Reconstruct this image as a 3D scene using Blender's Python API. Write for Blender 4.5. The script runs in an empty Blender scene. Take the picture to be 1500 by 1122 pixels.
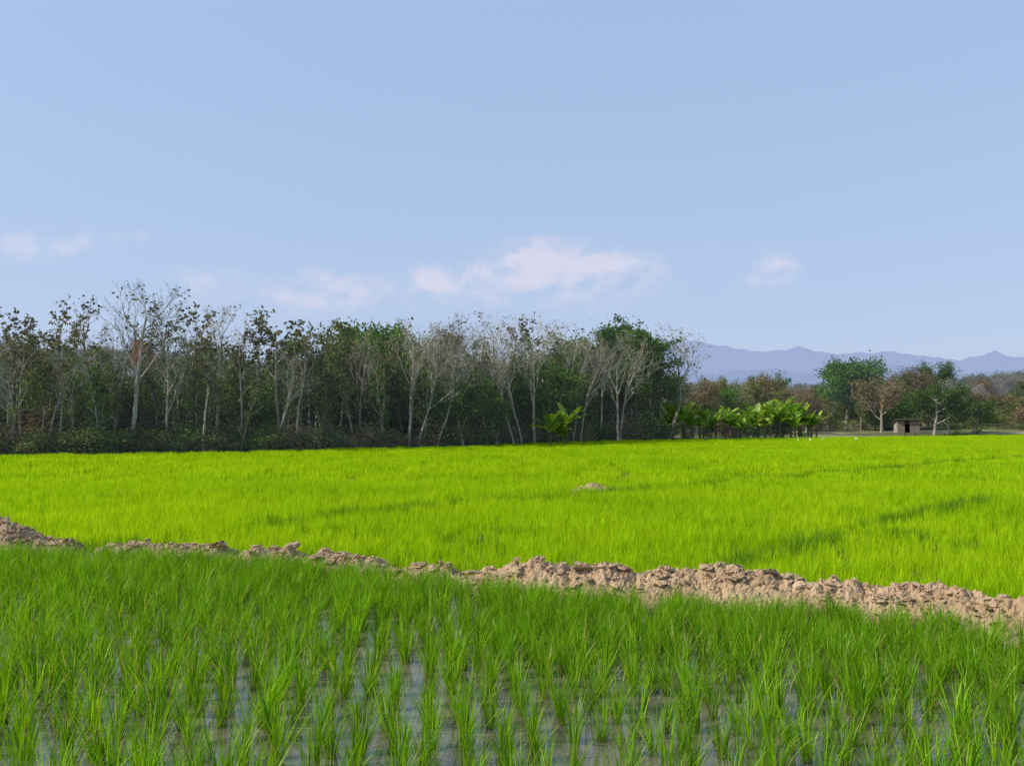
import bpy, math, random
import numpy as np
from mathutils import Vector, noise
R=math.radians
F0=1100.0
scene=bpy.context.scene
COL=scene.collection
# ------------------------------------------------------------ helpers
def bearing(px): return (px-750.0)/F0           # tangent of bearing as measured from the viewpoint
def at(px,d): return bearing(px)*d, d
def hgt(top,d,base=0.0): return 2.0+(618.0-top)/F0*d-base
def lerp(xs,ys,x): return float(np.interp(x,xs,ys))
def sstep(a,b,x):
    t=min(1,max(0,(x-a)/(b-a))); return t*t*(3-2*t)

def terrain(x,y):
    if y<60: return -0.05
    u=x/y
    A=lerp([-0.9,-0.68,-0.25,0.14,0.3,0.68,0.9],[22,20,15,12,9,11,12],u)
    r=math.hypot(x,y)
    t=sstep(112,320,r)
    return -0.05+A*t+2.5*t*noise.noise(Vector((x*0.012,y*0.012,0)))

def edge(px): return lerp([-900,0,400,700,950,1200,1500,2600],[40,41.5,48,58,77,88,106,125],px)

def mk_mesh(name,V,F,mats,midx=None,var=None,smooth=False,link=True,hh=None):
    me=bpy.data.meshes.new(name)
    V=np.asarray(V,dtype=np.float32)
    me.from_pydata(V.tolist(),[],F if isinstance(F,list) else F.tolist())
    for m in mats: me.materials.append(m)
    if midx is not None: me.polygons.foreach_set('material_index',np.asarray(midx,dtype=np.int32))
    if var is not None:
        a=me.attributes.new('var','FLOAT','POINT'); a.data.foreach_set('value',np.asarray(var,dtype=np.float32))
    if hh is not None:
        a=me.attributes.new('hh','FLOAT','POINT'); a.data.foreach_set('value',np.asarray(hh,dtype=np.float32))
    if smooth: me.polygons.foreach_set('use_smooth',[True]*len(me.polygons))
    me.update()
    ob=bpy.data.objects.new(name,me)
    if link: COL.objects.link(ob)
    return ob

def tube(V,F,pts,rad,n=5,cap=False):
    base=len(V); m=len(pts)
    for i in range(m):
        p=Vector(pts[i])
        t=(Vector(pts[min(i+1,m-1)])-Vector(pts[max(i-1,0)]))
        if t.length<1e-6: t=Vector((0,0,1))
        t.normalize()
        ref=Vector((1,0,0)) if abs(t.x)<0.8 else Vector((0,1,0))
        a=t.cross(ref).normalized(); b=t.cross(a)
        for k in range(n):
            an=2*math.pi*k/n
            V.append(tuple(p+(a*math.cos(an)+b*math.sin(an))*rad[i]))
    for i in range(m-1):
        for k in range(n):
            k2=(k+1)%n
            F.append((base+i*n+k,base+i*n+k2,base+(i+1)*n+k2,base+(i+1)*n+k))
    if cap:
        F.append(tuple(base+(m-1)*n+k for k in range(n)))
        F.append(tuple(base+k for k in reversed(range(n))))

def box(V,F,x0,x1,y0,y1,z0,z1):
    b=len(V)
    V+= [(x0,y0,z0),(x1,y0,z0),(x1,y1,z0),(x0,y1,z0),(x0,y0,z1),(x1,y0,z1),(x1,y1,z1),(x0,y1,z1)]
    F+= [tuple(b+i for i in f) for f in ((0,3,2,1),(4,5,6,7),(0,1,5,4),(1,2,6,5),(2,3,7,6),(3,0,4,7))]

# ------------------------------------------------------------ materials
class NT:
    def __init__(s,name):
        s.m=bpy.data.materials.new(name); s.m.use_nodes=True; s.t=s.m.node_tree; s.t.nodes.clear()
    def n(s,typ,ins=None,**kw):
        nd=s.t.nodes.new(typ)
        for k,v in kw.items(): setattr(nd,k,v)
        if ins:
            for k,v in ins.items():
                if isinstance(v,bpy.types.NodeSocket): s.t.links.new(v,nd.inputs[k])
                else: nd.inputs[k].default_value=v
        return nd
    def ramp(s,fac,stops):
        nd=s.t.nodes.new('ShaderNodeValToRGB'); s.t.links.new(fac,nd.inputs[0])
        el=nd.color_ramp.elements
        while len(el)<len(stops): el.new(0.5)
        for e,(p,c) in zip(el,stops): e.position=p; e.color=(c[0],c[1],c[2],1)
        return nd.outputs[0]
    def out(s,sh): 
        o=s.t.nodes.new('ShaderNodeOutputMaterial'); s.t.links.new(sh,o.inputs[0]); return s.m
    def mathn(s,op,a,b=None,c=None):
        nd=s.t.nodes.new('ShaderNodeMath'); nd.operation=op
        for i,v in enumerate((a,b,c)):
            if v is None: continue
            if isinstance(v,bpy.types.NodeSocket): s.t.links.new(v,nd.inputs[i])
            else: nd.inputs[i].default_value=v
        return nd.outputs[0]

def leaf_mat(name,stops,trans=0.35,objvar=0.25,posnoise=None,tipstops=None,gloss=0.0,tcol=(1.15,1.2,0.5),haze=None):
    s=NT(name)
    a=s.n('ShaderNodeAttribute',attribute_name='var')
    c=s.ramp(a.outputs['Fac'],stops)
    oi=s.n('ShaderNodeObjectInfo')
    v=s.mathn('MULTIPLY_ADD',oi.outputs['Random'],objvar*2,1-objvar)
    hs=s.n('ShaderNodeHueSaturation',{'Color':c,'Value':v})
    c=hs.outputs[0]
    if tipstops:
        h=s.n('ShaderNodeAttribute',attribute_name='hh')
        f=s.ramp(h.outputs['Fac'],[(0,(1,1,1)),(tipstops[1],(0,0,0))])
        mx=s.n('ShaderNodeMix',data_type='RGBA'); s.t.links.new(f,mx.inputs[0]); s.t.links.new(c,mx.inputs[6]); mx.inputs[7].default_value=(*tipstops[0],1)
        c=mx.outputs[2]
    if posnoise:
        g=s.n('ShaderNodeNewGeometry')
        mp=s.n('ShaderNodeMapping',{'Vector':g.outputs['Position'],'Scale':(1,1.0,0.0)})
        nz=s.n('ShaderNodeTexNoise',{'Vector':mp.outputs[0],'Scale':posnoise[0],'Detail':6.0,'Roughness':0.6})
        f=s.ramp(nz.outputs[0],[(0.32,(0,0,0)),(0.66,(1,1,1))])
        mx=s.n('ShaderNodeMix',data_type='RGBA',blend_type='MULTIPLY'); mx.inputs[0].default_value=1
        cc=s.ramp(f,[(0,posnoise[1]),(1,posnoise[2])])
        s.t.links.new(c,mx.inputs[6]); s.t.links.new(cc,mx.inputs[7]); c=mx.outputs[2]
    d=s.n('ShaderNodeBsdfDiffuse',{'Color':c})
    mt=s.n('ShaderNodeMix',data_type='RGBA',blend_type='MULTIPLY'); mt.inputs[0].default_value=1
    s.t.links.new(c,mt.inputs[6]); mt.inputs[7].default_value=(*tcol,1)
    tr=s.n('ShaderNodeBsdfTranslucent',{'Color':mt.outputs[2]})
    sh=s.n('ShaderNodeMixShader',{0:trans}); s.t.links.new(d.outputs[0],sh.inputs[1]); s.t.links.new(tr.outputs[0],sh.inputs[2])
    o=sh.outputs[0]
    if gloss>0:
        gl=s.n('ShaderNodeBsdfGlossy',{'Color':(0.8,0.9,0.7,1),'Roughness':0.35})
        s2=s.n('ShaderNodeMixShader',{0:gloss}); s.t.links.new(o,s2.inputs[1]); s.t.links.new(gl.outputs[0],s2.inputs[2]); o=s2.outputs[0]
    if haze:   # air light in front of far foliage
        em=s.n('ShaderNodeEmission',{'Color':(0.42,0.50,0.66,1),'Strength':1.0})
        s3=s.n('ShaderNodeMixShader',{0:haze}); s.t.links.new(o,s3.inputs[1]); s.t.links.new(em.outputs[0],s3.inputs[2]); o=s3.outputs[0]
    return s.out(o)

def noise_mat(name,scale,stops,rough=0.9,bump=0.3,bscale=None,dist=0.02,objco=False,detail=6.0,zs=1.0):
    s=NT(name)
    if objco:
        g=s.n('ShaderNodeTexCoord').outputs['Object']
    else: g=s.n('ShaderNodeNewGeometry').outputs['Position']
    mp=s.n('ShaderNodeMapping',{'Vector':g,'Scale':(1,1,zs)})
    nz=s.n('ShaderNodeTexNoise',{'Vector':mp.outputs[0],'Scale':scale,'Detail':detail,'Roughness':0.6})
    c=s.ramp(nz.outputs[0],stops)
    b=s.n('ShaderNodeBsdfPrincipled',{'Base Color':c,'Roughness':rough,'Specular IOR Level':0.2})
    if bump>0:
        n2=s.n('ShaderNodeTexNoise',{'Vector':mp.outputs[0],'Scale':bscale or scale*4,'Detail':6.0})
        bp=s.n('ShaderNodeBump',{'Height':n2.outputs[0],'Strength':bump,'Distance':dist})
        s.t.links.new(bp.outputs[0],b.inputs['Normal'])
    return s.out(b.outputs[0])

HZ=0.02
M_rice_near=leaf_mat('rice_leaf_near',[(0,(0.075,0.20,0.006)),(0.5,(0.16,0.355,0.008)),(0.93,(0.30,0.50,0.015)),(1,(0.50,0.43,0.12))],0.45,0.18,tipstops=((0.20,0.24,0.05),0.28),gloss=0.012,tcol=(1.25,1.2,0.4))
M_rice_far=leaf_mat('rice_leaf_far',[(0,(0.30,0.49,0.006)),(0.6,(0.43,0.63,0.010)),(1,(0.55,0.74,0.020))],0.5,0.09,posnoise=(0.22,(0.78,0.86,0.85),(1.08,1.03,1.05)),tcol=(1.14,1.1,0.6))
M_grass=leaf_mat('field_grass',[(0,(0.09,0.20,0.010)),(0.6,(0.15,0.30,0.015)),(1,(0.25,0.40,0.03))],0.35,0.15)  # dark green also stands in for gap shade along the field lines
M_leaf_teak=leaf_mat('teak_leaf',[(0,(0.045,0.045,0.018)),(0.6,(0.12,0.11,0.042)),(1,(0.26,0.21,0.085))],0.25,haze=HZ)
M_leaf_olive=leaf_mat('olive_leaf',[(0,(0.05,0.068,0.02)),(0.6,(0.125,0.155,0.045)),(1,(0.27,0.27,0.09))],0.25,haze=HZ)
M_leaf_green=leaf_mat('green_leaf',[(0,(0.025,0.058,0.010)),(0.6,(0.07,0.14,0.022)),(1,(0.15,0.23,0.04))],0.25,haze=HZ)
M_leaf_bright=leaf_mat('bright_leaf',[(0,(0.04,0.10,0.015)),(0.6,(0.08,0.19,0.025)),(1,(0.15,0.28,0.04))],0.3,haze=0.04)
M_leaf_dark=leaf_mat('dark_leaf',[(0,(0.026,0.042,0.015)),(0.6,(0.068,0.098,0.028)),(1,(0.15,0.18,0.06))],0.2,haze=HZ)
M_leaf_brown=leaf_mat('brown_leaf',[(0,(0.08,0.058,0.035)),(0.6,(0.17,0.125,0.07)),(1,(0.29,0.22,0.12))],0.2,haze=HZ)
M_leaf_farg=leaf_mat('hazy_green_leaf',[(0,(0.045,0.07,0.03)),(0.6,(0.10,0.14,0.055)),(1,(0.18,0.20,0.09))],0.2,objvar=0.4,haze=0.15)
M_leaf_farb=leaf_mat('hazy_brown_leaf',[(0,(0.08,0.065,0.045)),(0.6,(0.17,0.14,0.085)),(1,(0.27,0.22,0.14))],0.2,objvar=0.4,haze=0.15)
M_banana=leaf_mat('banana_leaf',[(0,(0.08,0.18,0.02)),(0.6,(0.21,0.34,0.035)),(1,(0.42,0.50,0.09))],0.4,objvar=0.35,gloss=0.05)
M_bark=noise_mat('bark_grey',3,[(0.3,(0.18,0.155,0.13)),(0.7,(0.42,0.38,0.32))],bump=0.4,objco=True,zs=0.3)
M_barkp=noise_mat('bark_pale',3,[(0.3,(0.25,0.215,0.18)),(0.7,(0.50,0.455,0.39))],bump=0.4,objco=True,zs=0.3)
M_barkd=noise_mat('bark_dark',3,[(0.3,(0.08,0.07,0.055)),(0.7,(0.21,0.18,0.15))],bump=0.4,objco=True,zs=0.3)
M_soil=noise_mat('dry_soil',4,[(0.25,(0.25,0.16,0.092)),(0.5,(0.40,0.28,0.17)),(0.75,(0.54,0.40,0.26))],bump=1.0,bscale=30,dist=0.03)
# ------------------------------------------------------------ ground
def ground():
    s=NT('ground_soil_grass')
    g=s.n('ShaderNodeNewGeometry').outputs['Position']
    n1=s.n('ShaderNodeTexNoise',{'Vector':g,'Scale':0.05,'Detail':8.0,'Roughness':0.65})
    c1=s.ramp(n1.outputs[0],[(0.35,(0.06,0.08,0.03)),(0.5,(0.12,0.13,0.05)),(0.62,(0.36,0.30,0.2))])
    n2=s.n('ShaderNodeTexNoise',{'Vector':g,'Scale':4.0,'Detail':6.0})
    c2=s.ramp(n2.outputs[0],[(0.3,(0.04,0.07,0.01)),(0.7,(0.09,0.13,0.02))])
    sep=s.n('ShaderNodeSeparateXYZ',{0:g})
    ym=s.mathn('MULTIPLY_ADD',sep.outputs[0],-0.42,sep.outputs[1])
    f=s.mathn('SMOOTH_MIN',1.0,s.mathn('MAXIMUM',0.0,s.mathn('MULTIPLY',s.mathn('SUBTRACT',ym,66.0),0.2)),0.1)
    mx=s.n('ShaderNodeMix',data_type='RGBA'); s.t.links.new(f,mx.inputs[0]); s.t.links.new(c2,mx.inputs[6]); s.t.links.new(c1,mx.inputs[7])
    bp=s.n('ShaderNodeBump',{'Height':n2.outputs[0],'Strength':0.4,'Distance':0.1})
    b=s.n('ShaderNodeBsdfPrincipled',{'Base Color':mx.outputs[2],'Roughness':0.95,'Specular IOR Level':0.1,'Normal':bp.outputs[0]})
    m=s.out(b.outputs[0])
    NA=240; rs=[2,6,15,30,45,60]+list(np.linspace(75,450,46))+list(np.geomspace(480,12000,24))
    V=[(0,0,-0.05)];F=[]
    for r in rs:
        for k in range(NA):
            a=2*math.pi*k/NA; x=r*math.sin(a); y=r*math.cos(a); V.append((x,y,terrain(x,y)))
    for k in range(NA): F.append((0,1+(k+1)%NA,1+k))
    for i in range(len(rs)-1):
        for k in range(NA):
            k2=(k+1)%NA; a=1+i*NA; b_=1+(i+1)*NA
            F.append((a+k,a+k2,b_+k2,b_+k))
    mk_mesh('ground',V,F,[m],smooth=True)
ground()

# ------------------------------------------------------------ scatter through geometry nodes
def scatter(name,P,rotz,scl,idx,protos,tilt=None):
    me=bpy.data.meshes.new(name); P=np.asarray(P,dtype=np.float32); n=len(P)
    me.vertices.add(n); me.vertices.foreach_set('co',P.ravel())
    a=me.attributes.new('rotv','FLOAT_VECTOR','POINT'); rv=np.zeros((n,3),dtype=np.float32); rv[:,2]=rotz
    if tilt is not None: rv[:,:2]=tilt
    a.data.foreach_set('vector',rv.ravel())
    a=me.attributes.new('scl','FLOAT_VECTOR','POINT'); sv=np.asarray(scl,dtype=np.float32)
    if sv.ndim==1: sv=np.repeat(sv[:,None],3,axis=1)
    a.data.foreach_set('vector',np.ascontiguousarray(sv).ravel())
    a=me.attributes.new('pidx','INT','POINT'); a.data.foreach_set('value',np.asarray(idx,dtype=np.int32))
    ob=bpy.data.objects.new(name,me); COL.objects.link(ob)
    coll=bpy.data.collections.new(name+'_parts')
    for p in protos: coll.objects.link(p)
    ng=bpy.data.node_groups.new(name+'_scatter','GeometryNodeTree')
    ng.interface.new_socket('Geometry',in_out='INPUT',socket_type='NodeSocketGeometry')
    ng.interface.new_socket('Geometry',in_out='OUTPUT',socket_type='NodeSocketGeometry')
    N=ng.nodes; L=ng.links
    gi=N.new('NodeGroupInput'); go=N.new('NodeGroupOutput')
    ci=N.new('GeometryNodeCollectionInfo'); ci.inputs['Collection'].default_value=coll
    ci.inputs['Separate Children'].default_value=True; ci.inputs['Reset Children'].default_value=True
    ip=N.new('GeometryNodeInstanceOnPoints'); ip.inputs['Pick Instance'].default_value=True
    def na(nm,t):
        q=N.new('GeometryNodeInputNamedAttribute'); q.data_type=t; q.inputs['Name'].default_value=nm; return q.outputs['Attribute']
    L.new(gi.outputs[0],ip.inputs['Points']); L.new(ci.outputs[0],ip.inputs['Instance'])
    L.new(na('pidx','INT'),ip.inputs['Instance Index']); L.new(na('rotv','FLOAT_VECTOR'),ip.inputs['Rotation']); L.new(na('scl','FLOAT_VECTOR'),ip.inputs['Scale'])
    L.new(ip.outputs[0],go.inputs[0])
    md=ob.modifiers.new('scatter','NODES'); md.node_group=ng
    return ob

# ------------------------------------------------------------ bund path
bpx=[(-250,12.3),(0,11.6),(110,11.4),(300,11.0),(500,10.2),(650,9.5),(800,8.85),(950,8.5),(1060,8.3),(1200,7.95),(1350,7.6),(1500,7.1),(1700,6.6)]
BP=np.array([[bearing(p)*d,d] for p,d in bpx])
def bund_y(x): return np.interp(x,BP[:,0],BP[:,1])
crest_px=[-250,0,40,75,110,130,165,190,240,330,345,390,430,450,480,550,560,590,610,650,680,720,800,900,960,1050,1100,1200,1300,1400,1450,1500,1700]
crest_z =[.45,.62,.50,.28,.24,.03,.22,.28,.25,.28,.14,.34,.29,.20,.30,.27,.20,.08,.25,.26,.12,.28,.46,.43,.41,.47,.44,.41,.45,.42,.37,.44,.38]

rng=np.random.default_rng(7)
def blade(V,F,var,hh,base,az,lean,L,w,droop,segs,val,r):
    d=np.array([math.cos(az),math.sin(az),0.0]); side=np.array([-math.sin(az),math.cos(az),0.0])
    ca,sa=math.cos(r.uniform(-1.2,1.2)),math.sin(r.uniform(-1.2,1.2))
    side=side*ca+d*sa*0.8
    p=np.array(base,float); b=len(V); th=lean
    for i in range(segs+1):
        t=i/segs
        ww=w*(0.55+0.6*t if t<0.5 else 0.85*(1-t)/0.5+0.02)*0.5
        V.append(tuple(p-side*ww)); V.append(tuple(p+side*ww)); var+= [val,val]; hh+=[t*L/0.45]*2
        st=L/segs; p=p+(d*math.sin(th)+np.array([0,0,1.0])*math.cos(th))*st
        th+=droop/segs*(0.4+1.6*t)
    for i in range(segs): F.append((b+2*i,b+2*i+1,b+2*i+3,b+2*i+2))

def rice_hill(name,seed,nb,L,w,rad,lean,droop,segs,mat,vmax=1.0):
    r=random.Random(seed);V=[];F=[];var=[];hh=[]
    for i in range(nb):
        a=r.uniform(0,2*math.pi); q=rad*math.sqrt(r.random())
        blade(V,F,var,hh,(q*math.cos(a),q*math.sin(a),-0.02),a+r.gauss(0,0.7),abs(r.gauss(0,lean)),L*r.uniform(0.5,1.12),w*r.uniform(0.7,1.2),max(0,r.gauss(droop,droop*0.7)),segs,(r.random()*0.92 if r.random()<0.97 else 1.0),r)
    return mk_mesh(name,V,F,[mat],var=var,hh=hh,link=False)

# foreground transplanted rice
near=[rice_hill('rice_hill_%02d'%i,100+i,[34,44,52,44,38,54,46,28][i],0.42,0.0092,0.030,0.25,0.6,5,M_rice_near) for i in range(8)]
P=[];sc=[]
ang=R(7)
for i in range(-90,91):
    for j in range(0,72):
        gx=i*0.218; gy=2.6+j*0.245
        x=gx*math.cos(ang)-(gy-6)*math.sin(ang)*1.0+rng.normal(0,0.036); y=gx*math.sin(ang)+(gy)*math.cos(ang)+rng.normal(0,0.045)
        if y<2.7 or y>bund_y(x)-0.50 or abs(x)>y*0.72+1.2: continue
        if rng.random()<0.06: continue
        P.append((x,y,0)); sc.append(rng.uniform(0.72,1.10)*(1.0+0.05*math.sin(x*1.3+y))*(0.9 if y>bund_y(x)-1.5 else 1))
for _ in range(1500):
    x=rng.uniform(-10.5,7.5); y=bund_y(x)-0.42-abs(rng.normal(0,1.2))
    if y<5.6 or abs(x)>y*0.75+0.8: continue
    P.append((x,y,0)); sc.append(rng.uniform(0.58,0.92))
n=len(P)
scatter('rice_plants',P,rng.uniform(0,6.28,n),sc,rng.integers(0,8,n),near,tilt=rng.normal(0,0.09,(n,2)))

# dense field beyond the bund
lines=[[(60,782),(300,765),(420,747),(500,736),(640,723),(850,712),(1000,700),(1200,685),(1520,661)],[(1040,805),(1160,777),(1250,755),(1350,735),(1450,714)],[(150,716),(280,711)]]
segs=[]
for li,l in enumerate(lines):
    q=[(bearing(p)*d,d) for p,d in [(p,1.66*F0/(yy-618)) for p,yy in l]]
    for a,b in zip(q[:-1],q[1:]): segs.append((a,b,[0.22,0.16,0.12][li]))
def linedist(X,Y):
    D=np.full(len(X),9.0)
    for a,b,w in segs:
        ax,ay=a; bx,by=b; dx,dy=bx-ax,by-ay
        t=np.clip(((X-ax)*dx+(Y-ay)*dy)/(dx*dx+dy*dy),0,1)
        D=np.minimum(D,np.hypot(X-ax-t*dx,Y-ay-t*dy)/w)
    return D
tuft=[rice_hill('rice_tuft_%02d'%i,200+i,26,0.34,0.010,0.06,0.22,0.4,3,M_rice_far) for i in range(6)]
def patch(name,seed,nb,w,size):
    r=random.Random(seed);V=[];F=[];var=[];hh=[]
    for i in range(nb):
        x=r.gauss(0,size*0.55);y=r.gauss(0,size*0.55)
        blade(V,F,var,hh,(x,y,0.0),r.uniform(0,6.28),abs(r.gauss(0,0.20)),0.34*r.uniform(0.6,1.08),w*r.uniform(0.7,1.2),max(0,r.gauss(0.4,0.3)),2,r.random(),r)
    return mk_mesh(name,V,F,[M_rice_far],var=var,hh=hh,link=False)
pat=[patch('rice_patch_%02d'%i,300+i,110,0.022,0.36) for i in range(6)]
N1=17000
y=np.sqrt(rng.uniform(7.0**2,24**2,N1)); x=rng.uniform(-1,1,N1)*(y*0.72+0.6)
wob=1+0.5*np.sin(x*1.7+np.sin(y*2.1)*2)
keep=(y>bund_y(x)+0.42)&(linedist(x,y)>wob*rng.uniform(0.75,1.15,N1))
x1,y1=x[keep],y[keep]
N2=27000
y=np.sqrt(rng.uniform(23**2,112**2,N2)); x=rng.uniform(-1,1,N2)*(y*0.72+1.0)
ed=np.array([edge(750+F0*a/b) for a,b in zip(x,y)])
keep=(y<ed-0.5)&(linedist(x,y)>1.5*rng.uniform(0.8,1.2,N2)*(1+0.5*np.sin(x*0.9)))
x2,y2=x[keep],y[keep]
P=np.stack([np.r_[x1,x2],np.r_[y1,y2],np.full(len(x1)+len(x2),-0.03)],1)
n1,n2=len(x1),len(x2)
hv=np.array([0.93+0.22*noise.fractal(Vector((a*0.5,b*0.5,3)),0.8,2,3) for a,b,_ in P])
idx=np.r_[rng.integers(6,12,n1),rng.integers(0,6,n2)]   # collection order: patch < tuft
scatter('rice_field',P,rng.uniform(0,6.28,n1+n2),hv*rng.uniform(0.76,1.18,n1+n2),idx,tuft+pat)
# dark green grass added along the dividing lines, standing in for gap shade
gr=[rice_hill('shade_and_stray_grass_%02d'%i,400+i,30,0.34,0.012,0.09,0.3,0.6,3,M_grass) for i in range(3)]
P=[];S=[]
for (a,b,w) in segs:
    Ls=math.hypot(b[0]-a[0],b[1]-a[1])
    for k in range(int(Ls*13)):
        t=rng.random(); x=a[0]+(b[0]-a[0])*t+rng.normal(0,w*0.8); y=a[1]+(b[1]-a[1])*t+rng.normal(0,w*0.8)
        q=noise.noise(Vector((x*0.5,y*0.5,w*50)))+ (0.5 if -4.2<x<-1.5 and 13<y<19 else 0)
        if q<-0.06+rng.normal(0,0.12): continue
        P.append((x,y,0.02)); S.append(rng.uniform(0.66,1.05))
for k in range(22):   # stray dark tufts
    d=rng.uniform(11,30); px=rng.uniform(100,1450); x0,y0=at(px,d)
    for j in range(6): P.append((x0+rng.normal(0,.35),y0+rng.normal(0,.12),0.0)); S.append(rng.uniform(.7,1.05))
n=len(P); scatter('shade_and_stray_grass',P,rng.uniform(0,6.28,n),S,rng.integers(0,3,n),gr)

# paddy water
def water():
    s=NT('paddy_water')
    g=s.n('ShaderNodeNewGeometry').outputs['Position']
    n1=s.n('ShaderNodeTexNoise',{'Vector':g,'Scale':2.5,'Detail':7.0,'Roughness':0.65})
    c=s.ramp(n1.outputs[0],[(0.3,(0.06,0.055,0.035)),(0.7,(0.17,0.145,0.10))])
    n2=s.n('ShaderNodeTexNoise',{'Vector':g,'Scale':9.0,'Detail':2.0})
    bp=s.n('ShaderNodeBump',{'Height':n2.outputs[0],'Strength':0.10,'Distance':0.02})
    b=s.n('ShaderNodeBsdfPrincipled',{'Base Color':c,'Roughness':0.03,'IOR':1.55,'Specular IOR Level':1.0,'Normal':bp.outputs[0]})
    m=s.out(b.outputs[0])
    V=[];F=[]
    xs=np.linspace(-11,9,41)
    for xx in xs:
        V.append((xx,-3,0.0)); V.append((xx,float(bund_y(xx)),0.0))
    for i in range(40): F.append((2*i,2*i+2,2*i+3,2*i+1))
    mk_mesh('paddy_water',V,F,[m])
water()

# bund of dug soil
_ic={}
def ico(sub):
    if sub in _ic: return _ic[sub]
    import bmesh
    bm=bmesh.new(); bmesh.ops.create_icosphere(bm,subdivisions=sub,radius=1.0)
    V=np.array([v.co[:] for v in bm.verts]); F=np.array([[v.index for v in f.verts] for f in bm.faces]); bm.free()
    _ic[sub]=(V,F); return V,F
def clod(r,c,size,sub):
    V,F=ico(sub); d=np.ones(len(V))
    for k in range(14):
        w=r.normal(0,1,3)*(1.4+0.9*k); d+=0.36/(1+0.28*k)*np.sin(V@w+r.uniform(0,6.28))
    W=V*np.clip(d,0.3,1.6)[:,None]
    for k in range(6):
        nrm=r.normal(0,1,3); nrm/=np.linalg.norm(nrm); q=W@nrm; lim=r.uniform(0.4,0.85)
        W=W-np.outer(np.maximum(0,q-lim)*0.8,nrm)
    st=np.array([r.uniform(0.7,1.6),r.uniform(0.7,1.6),r.uniform(0.45,0.8)])
    return W*st*size+np.array(c),F
def soil_heap(name,path,crest,width,nclod,big,seed):
    r=np.random.default_rng(seed)
    path=np.array(path); crest=np.array(crest)
    seglen=np.r_[0,np.cumsum(np.hypot(*np.diff(path,axis=0).T))]
    L=seglen[-1]; n=int(L/0.018); m=57
    V=[];F=[]
    ss=np.linspace(0,L,n)
    X=np.interp(ss,seglen,path[:,0]); Y=np.interp(ss,seglen,path[:,1]); Z=np.interp(ss,seglen,crest)
    def zf(i,q,px,py):
        pf=max(0,1-abs(q)**1.6)
        v=Vector((px*2.3,py*2.3,seed))
        lump=noise.fractal(v,0.8,2.0,4)
        w1=0.5*noise.noise(v*4); 
        vd=noise.voronoi(Vector((px*6+w1,py*6+lump,seed)))[0]; ridge=(vd[1]-vd[0])
        ve=noise.voronoi(Vector((px*14+w1*2,py*14,seed+3)))[0]; r2=(ve[1]-ve[0])
        z=Z[i]*0.86*pf+pf*(lump*0.10)*(0.15+Z[i]*1.8)
        z+=min(1,Z[i]*4)*pf**0.5*(0.10*min(ridge,0.35)+0.055*min(r2,0.4)+0.045*noise.fractal(v*5,0.6,2.0,5))
        return z
    for i in range(n):
        tx=X[min(i+3,n-1)]-X[max(i-3,0)]; ty=Y[min(i+3,n-1)]-Y[max(i-3,0)]; l=math.hypot(tx,ty); nx,ny=-ty/l,tx/l
        w_=width*(0.62+0.38*min(1,Z[i]/0.38))
        for j in range(m):
            q=(j/(m-1)*2-1); px=X[i]+nx*q*w_; py=Y[i]+ny*q*w_
            V.append((px,py,zf(i,q,px,py)-0.06))
    for i in range(n-1):
        for j in range(m-1):
            a=i*m+j; F.append((a,a+m,a+m+1,a+1))
    Vn=[np.array(V)]; Fn=list(F); off=len(V)
    for k in range(nclod):
        i=r.integers(0,n)
        if Z[i]<0.12 and r.random()<0.85: continue
        size=min(0.08,0.005+abs(r.exponential(0.014)))*big
        w_=width*(0.62+0.38*min(1,Z[i]/0.38))
        q=np.clip(r.normal(0,0.45),-1.1,1.1)
        tx=X[min(i+1,n-1)]-X[max(i-1,0)]; ty=Y[min(i+1,n-1)]-Y[max(i-1,0)]; l=math.hypot(tx,ty)
        px=X[i]-ty/l*q*w_; py=Y[i]+tx/l*q*w_
        z=max(0,zf(i,q,px,py))-0.06+size*0.12
        W,Fc=clod(r,(px,py,z),size,3 if size>0.022 else 2)
        Vn.append(W); Fn+= (Fc+off).tolist(); off+=len(W)
    return mk_mesh(name,np.concatenate(Vn),Fn,[M_soil],smooth=False)
pp=[];cz=[]
for p in range(-250,1701,10):
    d=lerp([a for a,_ in bpx],[b for _,b in bpx],p); pp.append((bearing(p)*d,d)); cz.append(lerp(crest_px,crest_z,p))
soil_heap('soil_bund',pp,cz,0.50,4000,1.0,3)
x,y=at(862,21.0)
soil_heap('soil_mound',[(x-0.7,y+0.1),(x-0.25,y),(x+0.1,y),(x+0.4,y),(x+0.8,y-0.1)],[.10,.28,.40,.30,.1],0.35,100,1.0,5)

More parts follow.
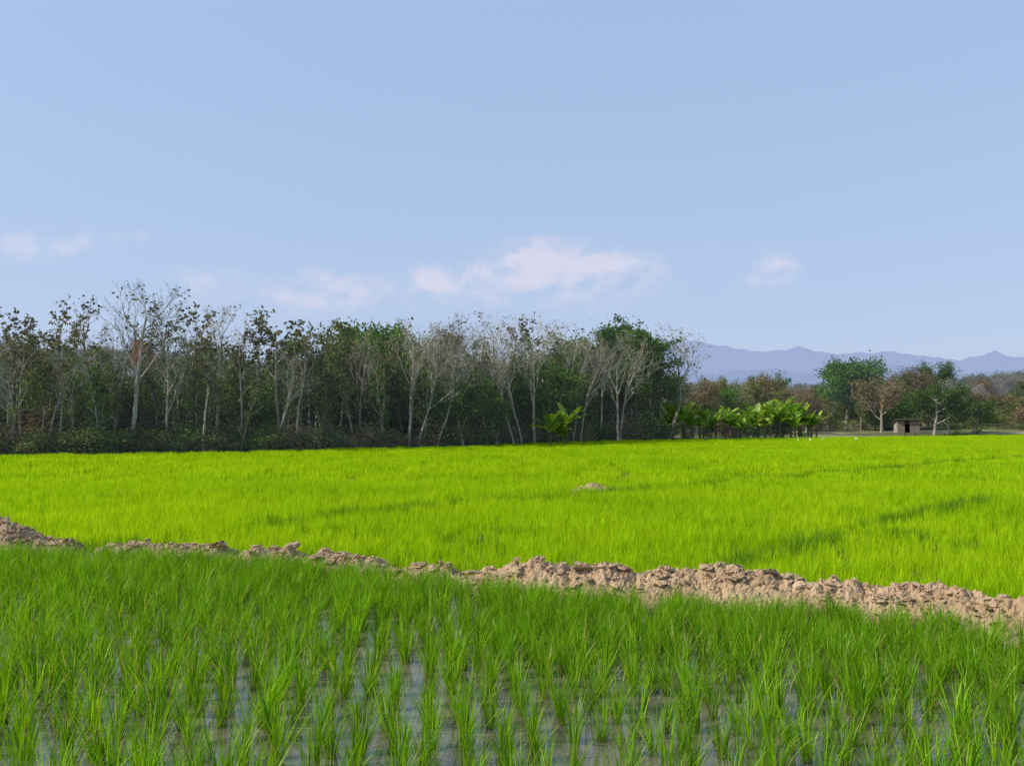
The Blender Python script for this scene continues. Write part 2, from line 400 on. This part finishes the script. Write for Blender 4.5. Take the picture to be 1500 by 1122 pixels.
# ------------------------------------------------------------ trees
def gen_tree(name,seed,H,r0,bark,leaf,trunk=0.5,first=0.45,kids=(5,4,3),ang=(35,40,40),ratio=(0.55,0.5,0.5),up=0.25,wob=0.12,
             nleaf=800,lsize=0.25,clump=0.5,leaflevel=2,flat=1.0,link=False,allow=0.0,sides=6,pw=2.0):
    r=random.Random(seed); V=[];F=[];tips=[]
    maxl=len(kids)
    def grow(p,d,L,rad,lev):
        n=7 if lev==0 else (5 if lev==1 else 3)
        pts=[p.copy()];rads=[rad]; dirs=[d.copy()]
        wb=wob*(0.6 if lev==0 else 1)
        for i in range(n):
            d=(d+Vector((r.gauss(0,wb),r.gauss(0,wb),r.gauss(0,wb)*0.6+ (up*0.5 if lev>0 else 0.1)/n*2)) ).normalized()
            p=p+d*(L/n); pts.append(p.copy()); dirs.append(d.copy())
            t=(i+1)/n; rads.append(rad*(1-0.62*t) if lev<maxl else rad*(1-0.7*t))
        tube(V,F,pts,rads,sides if lev==0 else (4 if lev==1 else 3))
        if lev>=leaflevel:
            for q in pts[1:]: tips.append(q)
        if lev<maxl:
            k=kids[lev]
            az0=r.uniform(0,6.28)
            for c in range(k):
                t=(first if lev==0 else 0.3)+(1-(first if lev==0 else 0.3))*(c+r.uniform(0.2,1.0))/k
                t=min(t,1); fi=t*n; i=min(int(fi),n-1); q=pts[i].lerp(pts[i+1],fi-i); dd=dirs[i+1]
                az=az0+c*2.4+r.gauss(0,0.4)
                a1=dd.orthogonal().normalized(); a2=dd.cross(a1)
                an=R(ang[lev]*r.uniform(0.6,1.25))
                nd=(dd*math.cos(an)+(a1*math.cos(az)+a2*math.sin(az))*math.sin(an)).normalized()
                rr=(rads[i]*(1-(fi-i))+rads[i+1]*(fi-i))*0.62
                grow(q,nd,L*ratio[lev]*r.uniform(0.7,1.2)*(1.15-0.45*t if lev==0 else 1),max(rr,0.010),lev+1)
    grow(Vector((0,0,-0.2)),Vector((r.gauss(0,0.03),r.gauss(0,0.03),1)).normalized(),H*trunk,r0,0)
    nb=len(F); 
    Vb=np.array(V); var=[0.5]*len(V)
    rs=np.random.default_rng(seed); T=np.array([t[:] for t in tips]); 
    w=rs.random(len(T))**pw+0.02; w/=w.sum()
    ci=rs.choice(len(T),nleaf,p=w); cw=rs.random(len(T))
    C=T[ci]+rs.normal(0,1,(nleaf,3))*clump*np.array([1,1,0.7*flat])
    A=rs.normal(0,1,(nleaf,3)); A/=np.linalg.norm(A,axis=1)[:,None]
    B=np.cross(A,rs.normal(0,1,(nleaf,3))); B/=np.linalg.norm(B,axis=1)[:,None]
    s=lsize*rs.uniform(0.6,1.3,nleaf)[:,None]
    Q=np.stack([C-A*s*0.5,C+B*s*0.3,C+A*s*0.5,C-B*s*0.3],1).reshape(-1,3)
    b=len(Vb); FQ=(b+np.arange(nleaf*4).reshape(-1,4)).tolist()
    lv=np.clip(cw[ci]*0.6+rs.random(nleaf)*0.5,0,1)
    Vall=np.concatenate([Vb,Q]); k=H/np.percentile(Vall[:,2],99.8); Vall[:,:]*=k
    return mk_mesh(name,Vall,F+FQ,[bark,leaf],midx=[0]*nb+[1]*nleaf,var=np.r_[var,np.repeat(lv,4)],link=False)

def gen_bush(name,seed,H,W,leaf,nleaf,lsize,nclump=14):
    r=np.random.default_rng(seed); V=[];F=[]
    cl=[]
    for k in range(nclump):
        a=r.uniform(0,6.28); q=W*0.5*math.sqrt(r.random()); z=H*r.uniform(0.15,0.85)*(1-0.3*q/(W*.5))
        cl.append((q*math.cos(a),q*math.sin(a),z))
        tube(V,F,[(0,0,-0.1),(cl[-1][0]*0.4,cl[-1][1]*0.4,z*0.5),cl[-1]],[0.04,0.03,0.01],3)
    nb=len(F); cl=np.array(cl); ci=r.integers(0,nclump,nleaf)
    C=cl[ci]+r.normal(0,1,(nleaf,3))*np.array([W*0.13,W*0.13,H*0.13]); C[:,2]=np.abs(C[:,2])
    A=r.normal(0,1,(nleaf,3)); A/=np.linalg.norm(A,axis=1)[:,None]
    B=np.cross(A,r.normal(0,1,(nleaf,3))); B/=np.linalg.norm(B,axis=1)[:,None]
    s=lsize*r.uniform(0.6,1.3,nleaf)[:,None]
    Q=np.stack([C-A*s*0.5,C+B*s*0.3,C+A*s*0.5,C-B*s*0.3],1).reshape(-1,3)
    b=len(V); FQ=(b+np.arange(nleaf*4).reshape(-1,4)).tolist()
    cw=r.random(nclump); lv=np.clip(cw[ci]*0.6+r.random(nleaf)*0.5,0,1)
    return mk_mesh(name,np.concatenate([np.array(V),Q]),F+FQ,[M_barkd,leaf],midx=[0]*nb+[1]*nleaf,var=np.r_[[0.5]*len(V),np.repeat(lv,4)],link=False)

T={}
def fam(k,n,f): T[k]=[f(i) for i in range(n)]
fam('bare',5,lambda i:gen_tree('bare_tree',20+i,12,0.14,M_barkp,M_leaf_teak,trunk=0.78,first=0.42,kids=(8,6,5,2),ang=(34,38,42,40),ratio=(0.42,0.5,0.5,0.5),up=0.5,nleaf=180,lsize=0.22,clump=0.10,leaflevel=3))
fam('teak',6,lambda i:gen_tree('teak_tree',40+i,12,0.12,M_bark,M_leaf_teak,trunk=0.85,first=0.52,kids=(7,4,3),ang=(42,40,40),ratio=(0.27,0.5,0.5),up=0.5,nleaf=[420,280,460,220,400,300][i],lsize=0.32,clump=0.13,leaflevel=2,pw=3.0))
fam('olive',4,lambda i:gen_tree('olive_tree',60+i,10,0.14,M_bark,M_leaf_olive,trunk=0.75,first=0.3,kids=(10,5,4),ang=(48,42,40),ratio=(0.36,0.5,0.5),up=0.35,nleaf=3200,lsize=0.23,clump=0.28,leaflevel=2))
fam('green',3,lambda i:gen_tree('green_tree',80+i,9,0.2,M_bark,M_leaf_green,trunk=0.6,first=0.25,kids=(11,6,4),ang=(58,45,40),ratio=(0.6,0.5,0.5),up=0.3,nleaf=8000,lsize=0.24,clump=0.36,leaflevel=2))
fam('slim',3,lambda i:gen_tree('slender_tree',90+i,9,0.08,M_bark,M_leaf_olive,trunk=0.93,first=0.3,kids=(13,4,2),ang=(45,42,40),ratio=(0.16,0.5,0.5),up=0.5,nleaf=1200,lsize=0.22,clump=0.2,leaflevel=1))
fam('dark',2,lambda i:gen_tree('spreading_tree',110+i,13,0.3,M_barkd,M_leaf_green,trunk=0.6,first=0.4,kids=(9,6,4),ang=(58,45,40),ratio=(0.62,0.5,0.5),up=0.12,nleaf=8000,lsize=0.27,clump=0.36,leaflevel=2,flat=0.6))
fam('bright',2,lambda i:gen_tree('round_crown_tree',120+i,11,0.25,M_bark,M_leaf_bright,trunk=0.5,first=0.35,kids=(11,6,4),ang=(50,45,40),ratio=(0.7,0.5,0.5),up=0.3,nleaf=15000,lsize=0.30,clump=0.42,leaflevel=2,pw=1.0))
fam('brown',2,lambda i:gen_tree('dry_tree',130+i,10,0.2,M_bark,M_leaf_brown,trunk=0.5,first=0.35,kids=(9,6,4),ang=(50,45,40),ratio=(0.7,0.5,0.5),up=0.35,nleaf=4200,lsize=0.22,clump=0.35,leaflevel=2))
rr=random.Random(5)
def put(kind,px,top,d,sx=1.0,base=None):
    src=rr.choice(T[kind]); x,y=at(px,d); z=terrain(x,y) if base is None else base
    zs=np.array([v.co.z for v in src.data.vertices]).max() if 'mz' not in src else src['mz']
    src['mz']=float(zs)
    s=hgt(top,d,z)/zs
    ob=bpy.data.objects.new(src.name.split('.')[0].rstrip('0123456789_'),src.data); COL.objects.link(ob)
    ob.location=(x,y,z); ob.rotation_euler=(0,0,rr.uniform(0,6.28)); ob.scale=(s*sx,s*sx,s)
    return ob
hero=[('teak',12,445,46),('teak',42,458,50),('teak',75,430,47),('slim',100,485,49),('teak',132,432,49),('bare',152,470,54),('bare',195,400,47,1.2),('slim',232,478,50),
('teak',250,428,50),('teak',280,436,54),('olive',290,482,66),('bare',318,438,50),('slim',345,500,53),('teak',380,455,52,1.2),('teak',408,445,51,1.3),('olive',440,474,58),('slim',468,470,56),('olive',500,484,60),
('green',545,468,68),('green',590,485,70),('green',565,462,74,0.9),('bare',600,460,56),('bare',628,464,60),('olive',655,480,66),('bare',690,445,60),('bare',722,450,62),('bare',745,447,66),('bare',782,450,63),('teak',768,460,68),
('olive',815,476,72),('bare',838,472,70),('green',862,470,80),('dark',932,459,80,0.9),('dark',905,472,86,0.8),('bare',908,480,74),('bare',978,480,84,1.5),('olive',960,502,86),('olive',1000,540,92),
('green',678,538,57,1.25),('green',800,512,66),('green',728,562,60),('olive',600,525,58),('slim',520,510,54),('slim',420,520,51),('slim',300,525,49),('slim',170,530,47),('slim',60,520,45),('teak',560,500,57),
('bare',20,500,44),('bare',68,495,45),('bare',115,505,46),('bare',245,490,48),('bare',460,490,54),('bare',655,470,58),('bare',715,480,59),('bare',610,480,56),('bare',905,500,72),('bare',850,485,70),('teak',500,490,56),('teak',455,500,53),
('teak',30,478,44),('teak',90,470,45),('bare',165,455,49),('bare',270,462,52),('teak',298,470,47),('teak',350,478,49),('bare',400,490,49),('teak',0,455,49),('teak',435,462,50),('teak',485,468,57),('bare',530,482,56),('teak',670,462,62),('bare',640,500,56),('bare',765,478,62),('bare',700,470,66),('bare',755,500,60),('bare',820,480,68),('bare',880,478,74),
('bright',1240,513,130,0.95),('brown',1110,543,135),('olive',1045,547,120),('olive',1075,553,125),('green',1128,541,140),('brown',1160,562,150),('olive',1195,560,140),('olive',1095,556,118),('olive',1145,566,122),('brown',1180,575,125),('olive',1030,550,112),('green',1060,560,115),
('brown',1290,548,120),('olive',1330,545,135),('brown',1345,532,150),('green',1367,553,108,1.1),('green',1388,560,112),('green',1425,578,112),('green',1366,524,190),('brown',1465,572,150),('olive',1260,585,125),('brown',1020,552,110),('olive',1215,572,132),('brown',1300,570,140),('olive',1410,560,165),('brown',1440,550,180),('olive',1490,556,170)]
for h in hero: put(*h)

# woodland filling between the tall trunks + edge shrubs
bushes=[gen_bush('shrub_%02d'%i,500+i,2.2,2.6,[M_leaf_dark,M_leaf_olive,M_leaf_green,M_leaf_brown][i],1300,0.17) for i in range(4)]
thin=[gen_tree('sapling_%02d'%i,520+i,7,0.07,[M_barkp,M_bark,M_barkp][i%3],[M_leaf_dark,M_leaf_olive,M_leaf_green][i%3],trunk=0.95,first=0.25,kids=(11,4,2),ang=(46,42,40),ratio=(0.17,0.5,0.5),up=0.5,nleaf=600,lsize=0.22,clump=0.2,leaflevel=1) for i in range(6)]
und=[gen_tree('understorey_%02d'%i,540+i,6,0.12,M_barkd,[M_leaf_dark,M_leaf_green,M_leaf_olive,M_leaf_brown][i],trunk=0.6,first=0.10,kids=(11,5,3),ang=(60,45,40),ratio=(0.55,0.5,0.5),up=0.3,nleaf=3200,lsize=0.24,clump=0.4,leaflevel=1) for i in range(4)]
# sorted order: sapling 0-5, shrub 6-9, understorey 10-13
P=[];S=[];I=[]
def add(x,y,s,i): P.append((x,y,terrain(x,y)-0.05)); S.append(s); I.append(i)
def mass(px): return lerp([-400,0,150,190,220,300,400,480,560,650,780,900,965],[510,510,520,532,532,520,508,492,490,500,500,492,500],px)
for k in range(300):
    px=rng.uniform(-300,975); e=edge(px); d=e+0.8+abs(rng.normal(0,2.6)); x,y=at(px,d); s=rng.uniform(0.25,1.0)*(1+max(0,px-500)/900); add(x,y,(s*1.1,s*1.1,s),rng.integers(6,10))
for k in range(290):
    px=rng.uniform(-300,965); d=edge(px)+1.0+rng.uniform(0,26); x,y=at(px,d); h=hgt(mass(px)+rng.uniform(-15,60)*(1 if abs(px-206)>18 else 0.6)+(18 if abs(px-206)<14 else 0),d); s=h/7; w_=min(s,1.1); add(x,y,(w_,w_,s),rng.integers(0,6))
for k in range(180):
    px=rng.uniform(-300,960); d=edge(px)+4+rng.uniform(0,32); x,y=at(px,d); h=hgt(mass(px)+rng.uniform(20,90),d); s=h/6; w_=min(s,0.95); add(x,y,(w_,w_,s),rng.integers(10,14))
for k in range(320):   # right side background hedges
    px=rng.uniform(960,1900); d=rng.uniform(edge(px)+8,168)
    if 1280<px<1375 and d<118: continue
    if 1195<px<1300 and d<122: continue
    x,y=at(px,d); s=rng.uniform(0.5,0.95)*(0.55 if d<125 else 1); add(x,y,(s*1.1,s*1.1,s),rng.integers(6,14))
S=np.array(S); n=len(P)
scatter('woodland_undergrowth',P,rng.uniform(0,6.28,n),S,I,bushes+thin+und)

# distant wooded hillside
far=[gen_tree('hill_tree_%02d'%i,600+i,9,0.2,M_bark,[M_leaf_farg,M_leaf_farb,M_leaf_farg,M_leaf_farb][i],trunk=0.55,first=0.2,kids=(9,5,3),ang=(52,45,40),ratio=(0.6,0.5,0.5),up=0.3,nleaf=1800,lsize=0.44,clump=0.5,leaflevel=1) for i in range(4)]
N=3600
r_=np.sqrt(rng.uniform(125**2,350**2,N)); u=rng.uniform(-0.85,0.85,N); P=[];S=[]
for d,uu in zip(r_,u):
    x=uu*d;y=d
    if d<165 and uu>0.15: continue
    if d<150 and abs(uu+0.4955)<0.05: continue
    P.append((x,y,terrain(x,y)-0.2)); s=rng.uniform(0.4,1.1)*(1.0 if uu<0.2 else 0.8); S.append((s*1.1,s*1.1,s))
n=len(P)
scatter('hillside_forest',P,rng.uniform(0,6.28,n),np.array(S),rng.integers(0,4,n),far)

# ------------------------------------------------------------ mountains
def mountains(name,prof,D,col,seed,air):
    V=[];F=[];xs=np.arange(600,2400,4); m=26
    for i,p in enumerate(xs):
        top=np.interp(p,[a for a,_ in prof],[b for _,b in prof])
        H=(618-top)/F0*D+2
        H*=1+0.04*noise.fractal(Vector((p*0.03,seed,0)),0.8,2,5)
        for j in range(m):
            t=j/(m-1); d=D-(1-t)*D*0.35; x=bearing(p)*d
            rdg=noise.fractal(Vector((x*0.0016,d*0.0016,seed)),0.9,2,6)
            z=H*t**1.2*(1+0.35*(1-t)*rdg)
            V.append((x,d,z if j else -20))
    for i in range(len(xs)-1):
        for j in range(m-1): a=i*m+j; F.append((a,a+m,a+m+1,a+1))
    s=NT(name+'_forest')
    g=s.n('ShaderNodeNewGeometry').outputs['Position']
    nz=s.n('ShaderNodeTexNoise',{'Vector':g,'Scale':0.003,'Detail':8.0})
    c=s.ramp(nz.outputs[0],[(0.3,(0.05,0.07,0.05)),(0.7,(0.10,0.11,0.07))])
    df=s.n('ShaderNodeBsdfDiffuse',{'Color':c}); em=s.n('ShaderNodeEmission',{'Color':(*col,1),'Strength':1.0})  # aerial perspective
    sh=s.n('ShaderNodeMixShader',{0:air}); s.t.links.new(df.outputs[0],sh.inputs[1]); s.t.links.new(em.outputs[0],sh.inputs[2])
    mk_mesh(name,V,F,[s.out(sh.outputs[0])],smooth=True)
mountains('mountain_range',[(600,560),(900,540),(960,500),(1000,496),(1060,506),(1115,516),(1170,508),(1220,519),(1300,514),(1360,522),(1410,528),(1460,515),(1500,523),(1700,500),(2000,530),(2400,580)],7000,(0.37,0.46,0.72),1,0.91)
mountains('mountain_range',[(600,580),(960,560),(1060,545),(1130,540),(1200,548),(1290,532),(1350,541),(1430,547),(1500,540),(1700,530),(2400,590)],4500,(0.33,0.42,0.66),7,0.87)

# ------------------------------------------------------------ banana plants
def banana(name,seed):
    r=random.Random(seed);V=[];F=[];var=[];mi=[]
    for st in range(r.choice((1,2,2))):
        ox,oy=(0,0) if st==0 else (r.uniform(-.8,.8),r.uniform(-.8,.8)); Hs=r.uniform(1.2,1.8)*(1 if st==0 else 0.7)
        n0=len(F); tube(V,F,[(ox,oy,-0.1),(ox,oy,Hs*0.5),(ox+.03,oy,Hs)],[0.13,0.11,0.07],7); mi+=[0]*(len(F)-n0); var+=[0.5]*(len(V)-len(var))
        nl=r.randint(9,12)
        for k in range(nl):
            az=k*2.4+r.gauss(0,.3); th=R(r.uniform(5,55)); L=r.uniform(1.8,2.7)*(1 if st==0 else 0.75); W=r.uniform(0.24,0.34)
            d=Vector((math.cos(az),math.sin(az),0)); sd=Vector((-math.sin(az),math.cos(az),0)); p=Vector((ox,oy,Hs)); n=14; val=r.random(); b=len(V); dr=r.uniform(0.6,1.8)
            for i in range(n+1):
                t=i/n; wv=W*(0.08 if t<0.16 else math.sin(math.pi*min(1,(t-0.1)/0.93))**0.55+0.02)*(1+r.uniform(-.12,.12))
                nn=(Vector((0,0,1))*math.sin(th)-d*math.cos(th)); lift=nn*wv*(0.25 if i%2 else 0.42)
                V.append(tuple(p-sd*wv+lift)); V.append(tuple(p)); V.append(tuple(p+sd*wv+lift)); var+=[val*0.8,val,val*0.7+0.15]
                p=p+(d*math.sin(th)+Vector((0,0,1))*math.cos(th))*(L/n); th+=dr/n*(0.4+t)
            for i in range(n):
                a=b+3*i
                if not(i>4 and r.random()<0.09): F.append((a,a+1,a+4,a+3)); mi.append(1)
                if not(i>4 and r.random()<0.09): F.append((a+1,a+2,a+5,a+4)); mi.append(1)
    return mk_mesh(name,V,F,[M_leaf_olive,M_banana],midx=mi,var=var,link=False)
BN=[banana('banana_clump_mesh',700+i) for i in range(6)]
for px,d,s in [(975,84,1.0),(985,86,1.2),(1002,90,1.35),(1012,84,1.0),(1030,92,1.1),(1040,88,.9),(1048,90,1.0),(1062,93,1.15),(1078,92,1.0),(1087,90,.8),(1095,95,1.2),(1108,92,1.25),(1120,96,1.45),(1128,92,1.0),(1135,93,1.35),(1146,97,1.5),(1158,94,1.3),(1164,92,1.0),(1170,97,1.3),(1183,95,1.1),(1195,97,.9),(806,60,0.9),(830,61,0.95),(818,60,.65)]:
    ob=bpy.data.objects.new('banana_plant',rr.choice(BN).data); COL.objects.link(ob); x,y=at(px,d); ob.location=(x,y,-0.05); ob.rotation_euler=(0,0,rr.uniform(0,6.28)); ob.scale=(s,s,s)

# ------------------------------------------------------------ hut
M_plank=noise_mat('weathered_plank',2,[(0.3,(0.11,0.09,0.07)),(0.7,(0.26,0.22,0.18))],bump=0.3,objco=True,zs=8)
M_tin=noise_mat('rusty_tin_roof',1.2,[(0.35,(0.19,0.18,0.18)),(0.65,(0.28,0.23,0.20))],rough=0.6,bump=0.2,objco=True)
M_pale=noise_mat('limewash',2,[(0.3,(0.45,0.42,0.38)),(0.7,(0.62,0.6,0.56))],bump=0.2,objco=True)
M_greyw=noise_mat('grey_board',2,[(0.3,(0.22,0.20,0.17)),(0.7,(0.38,0.35,0.31))],bump=0.2,objco=True)
M_darkin=noise_mat('dark_interior',2,[(0.3,(0.02,0.02,0.02)),(0.7,(0.04,0.035,0.03))],bump=0,objco=True)
def empty(name,loc,rz=0):
    e=bpy.data.objects.new(name,None); COL.objects.link(e); e.location=loc; e.rotation_euler=(0,0,rz); e.empty_display_size=0.5; return e
def part(parent,name,V,F,mat):
    o=mk_mesh(name,V,F,[mat]); o.parent=parent; return o
x,y=at(1327,103); e=empty('wooden_hut',(x,y,0.15),R(-14)); e.scale=(.85,.85,.97)
V=[];F=[]
for k in range(9): 
    if k in(3,4): continue
    box(V,F,-1.6+k*0.36,-1.6+k*0.36+0.34,-1.1,-1.06,0.35,2.0+0.008*k)
part(e,'front_wall',V,F,M_plank)
V=[];F=[]
for k in range(7): box(V,F,1.60,1.64,-1.05+k*0.31,-1.05+k*0.31+0.29,0.35,2.0-0.06*k)
for k in range(7): box(V,F,-1.64,-1.60,-1.05+k*0.31,-1.05+k*0.31+0.29,0.35,2.0-0.06*k)
part(e,'side_walls',V,F,M_greyw)
V=[];F=[]; box(V,F,-1.58,1.58,1.06,1.1,0.35,1.6); part(e,'back_wall',V,F,M_darkin)
V=[];F=[]
for a in(-1.5,0,1.5):
    for b in (-1.02,1.0): box(V,F,a-.05,a+.05,b-.05+0.04,b+.05,-0.25,0.34)
part(e,'posts',V,F,M_plank)
V=[];F=[]; box(V,F,-1.7,1.7,-1.04,1.04,0.34,0.40); part(e,'floor',V,F,M_plank)
V=[];F=[]; nR=40
for i in range(nR+1):
    xx=-2.0+4.0*i/nR; zz=0.03*(i%2)
    for (yy,z0) in ((-1.65,2.28),(1.5,1.66)):
        V.append((xx,yy,z0+zz)); V.append((xx,yy,z0+zz-0.05))
for i in range(nR):
    a=4*i;b=4*i+4; F+=[(a,b,b+2,a+2),(a+1,a+3,b+3,b+1),(a,a+1,b+1,b),(a+2,b+2,b+3,a+3)]
part(e,'tin_roof',V,F,M_tin)

# temple on the rise behind the wood
M_red=noise_mat('red_tile_roof',3,[(0.3,(0.46,0.11,0.05)),(0.7,(0.62,0.18,0.08))],bump=0.3,objco=True)
x,y=at(206,112); tz=terrain(x,y); topz=2+(618-480)/F0*112; e=empty('temple_hall',(x,y,tz),R(8))
Hh=topz-tz
V=[];F=[]; box(V,F,-1.1,1.1,-2.5,2.5,-0.5,Hh*0.66); part(e,'walls',V,F,M_pale)
def gable(V,F,w,l,z0,z1,th=0.15):
    b=len(V); prof=[(-w,z0),(-w*0.45,z0+(z1-z0)*0.42),(0,z1),(w*0.45,z0+(z1-z0)*0.42),(w,z0)]
    for yy in(-l,l):
        for (a,z) in prof: V.append((a,yy,z))
    for i in range(4): F.append((b+i,b+i+1,b+6+i,b+5+i))
    F.append((b+4,b+3,b+2,b+1,b)); F.append((b+5,b+6,b+7,b+8,b+9)); F.append((b,b+5,b+9,b+4))
V=[];F=[]; gable(V,F,1.5,2.8,Hh*0.64,Hh*0.80); gable(V,F,0.8,3.1,Hh*0.72,Hh*0.88); part(e,'tiered_roof',V,F,M_red)
V=[];F=[]; tube(V,F,[(0,-3.0,Hh*0.86),(0,-3.05,Hh*0.93),(0,-3.15,Hh)],[0.12,0.08,0.02],6); part(e,'finial',V,F,M_red)

# water tower (teal tank on legs)
M_teal=noise_mat('teal_tank_paint',2,[(0.3,(0.05,0.20,0.24)),(0.7,(0.07,0.26,0.30))],rough=0.5,bump=0.05,objco=True)
x,y=at(1156,170); tz=terrain(x,y); e=empty('water_tower',(x,y,tz)); Hh=2+(618-553)/F0*170-tz
V=[];F=[]
for a,b in((-.4,-.4),(.4,-.4),(.4,.4),(-.4,.4)): tube(V,F,[(a*1.3,b*1.3,-0.2),(a,b,Hh-0.9)],[.06,.05],5)
part(e,'legs',V,F,M_plank)
V=[];F=[]; tube(V,F,[(0,0,Hh-.95),(0,0,Hh-.9),(0,0,Hh-.2),(0,0,Hh)],[.45,.55,.55,.2],14,True); part(e,'tank',V,F,M_teal)

# ------------------------------------------------------------ egrets
M_white=noise_mat('white_feathers',20,[(0.3,(0.66,0.66,0.64)),(0.7,(0.76,0.76,0.74))],bump=0.05,objco=True)
M_beak=noise_mat('beak_and_legs',20,[(0.3,(0.30,0.22,0.04)),(0.7,(0.08,0.07,0.05))],bump=0,objco=True)
def egret(px,d,rz,up):
    V=[];F=[]
    tube(V,F,[(-.30,0,.40),(-.22,0,.43),(-.12,0,.48),(0,0,.52),(.10,0,.56),(.16,0,.61),(.17,0,.70),(.13,0,.78+up),(.14,0,.86+up),(.18,0,.90+up),(.23,0,.90+up)],[.006,.03,.065,.08,.065,.04,.026,.022,.022,.03,.014],10,True)
    nb=len(F)
    tube(V,F,[(.22,0,.90+up),(.34,0,.875+up)],[.012,.002],5)
    for s in(-.035,.035): tube(V,F,[(-.02,s,.46),(0.02,s,.24),(-.01,s,0)],[.014,.009,.008],5); tube(V,F,[(-.01,s,.005),(.08,s,0.0)],[.008,.004],4)
    x,y=at(px,d)
    o=mk_mesh('egret',V,F,[M_white,M_beak],midx=[0]*nb+[1]*(len(F)-nb),smooth=True); o.location=(x,y,-0.03); o.rotation_euler=(0,0,rz); o.scale=(.55,.55,.66)
for a in [(1168,70,1.3,0),(1186,72,2.3,0.03),(1204,74,0.9,0.02),(1253,76,2.2,0.03)]: egret(*a)

# ------------------------------------------------------------ light, sky
EL=R(38); AZ=R(-100)   # bearing clockwise from +Y
sd=Vector((math.sin(AZ)*math.cos(EL),math.cos(AZ)*math.cos(EL),math.sin(EL)))
L=bpy.data.lights.new('sun','SUN'); L.energy=5.0; L.angle=R(0.5); L.color=(1.0,0.92,0.78)
lo=bpy.data.objects.new('sun',L); COL.objects.link(lo); lo.rotation_euler=sd.to_track_quat('Z','Y').to_euler(); lo.location=(-50,20,60)
w=bpy.data.worlds.new('World'); scene.world=w; w.use_nodes=True; t=w.node_tree; t.nodes.clear()
class W(NT):
    def __init__(s,t): s.t=t
s=W(t)
sky=s.n('ShaderNodeTexSky',sky_type='NISHITA',sun_disc=False,sun_elevation=EL,sun_rotation=AZ%(2*math.pi),air_density=1.0,dust_density=1.6,ozone_density=3.0,altitude=200)
tc=s.n('ShaderNodeTexCoord').outputs['Generated']
sep=s.n('ShaderNodeSeparateXYZ',{0:tc})
yy=s.mathn('MAXIMUM',sep.outputs[1],0.05)
U=s.mathn('DIVIDE',sep.outputs[0],yy); Vv=s.mathn('DIVIDE',sep.outputs[2],yy)
hz=s.n('ShaderNodeMix',data_type='RGBA'); hz.inputs[0].default_value=0.70; s.t.links.new(sky.outputs[0],hz.inputs[6]); hz.inputs[7].default_value=(3.8,5.35,7.9,1)
# low-lying haze layer: optical depth falls with elevation
el=s.mathn('MAXIMUM',sep.outputs[2],0.0)
hf=s.mathn('MULTIPLY',s.mathn('EXPONENT',s.mathn('MULTIPLY',el,-4.5)),0.74)
h2=s.n('ShaderNodeMix',data_type='RGBA'); s.t.links.new(hf,h2.inputs[0]); s.t.links.new(hz.outputs[2],h2.inputs[6]); h2.inputs[7].default_value=(4.75,5.2,6.6,1)
cl=[(775,370,48,24,1.0),(800,392,90,32,.85),(875,385,60,28,.85),(660,402,52,22,.8),(620,415,40,18,.6),(770,430,230,30,.55),(1135,390,42,26,.95),(55,356,95,22,.9),(470,420,70,30,.85),(290,405,60,18,.65),(195,342,28,10,.6),(940,388,45,16,.5),(1020,360,50,9,.4),(350,440,200,20,.35)]
tot=None
for px,py,rx,ry,wt in cl:
    a=s.mathn('MULTIPLY',s.mathn('SUBTRACT',U,(px-750)/F0),F0/rx); b=s.mathn('MULTIPLY',s.mathn('SUBTRACT',Vv,(618-py)/F0),F0/ry)
    d2=s.mathn('ADD',s.mathn('MULTIPLY',a,a),s.mathn('MULTIPLY',b,b))
    e_=s.mathn('MULTIPLY',s.mathn('EXPONENT',s.mathn('MULTIPLY',d2,-0.8)),wt)
    tot=e_ if tot is None else s.mathn('ADD',tot,e_)
cv=s.n('ShaderNodeCombineXYZ',{0:U,1:s.mathn('MULTIPLY',Vv,1.4),2:0.37})
nz=s.n('ShaderNodeTexNoise',{'Vector':cv.outputs[0],'Scale':22.0,'Detail':10.0,'Roughness':0.58})
den=s.mathn('MULTIPLY',tot,s.mathn('MULTIPLY_ADD',nz.outputs[0],3.8,-1.05))
mr=s.n('ShaderNodeMapRange',{'Value':den,'From Min':0.06,'From Max':1.5,'To Min':0.0,'To Max':0.75},interpolation_type='SMOOTHSTEP')
mx=s.n('ShaderNodeMix',data_type='RGBA'); s.t.links.new(mr.outputs[0],mx.inputs[0]); s.t.links.new(h2.outputs[2],mx.inputs[6]); mx.inputs[7].default_value=(6.2,6.0,7.1,1)
bg=s.n('ShaderNodeBackground',{'Color':mx.outputs[2],'Strength':0.12})
wo=t.nodes.new('ShaderNodeOutputWorld'); t.links.new(bg.outputs[0],wo.inputs[0])

cam=bpy.data.cameras.new('camera'); cam.sensor_width=36; cam.lens=F0/1500*36; cam.clip_start=0.1; cam.clip_end=30000
co=bpy.data.objects.new('camera',cam); COL.objects.link(co); co.location=(0,0,2.0); co.rotation_euler=(R(90)+math.atan(57/F0),0,0)
scene.camera=co
scene.view_settings.view_transform='Standard'; scene.view_settings.look='None'; scene.view_settings.exposure=0
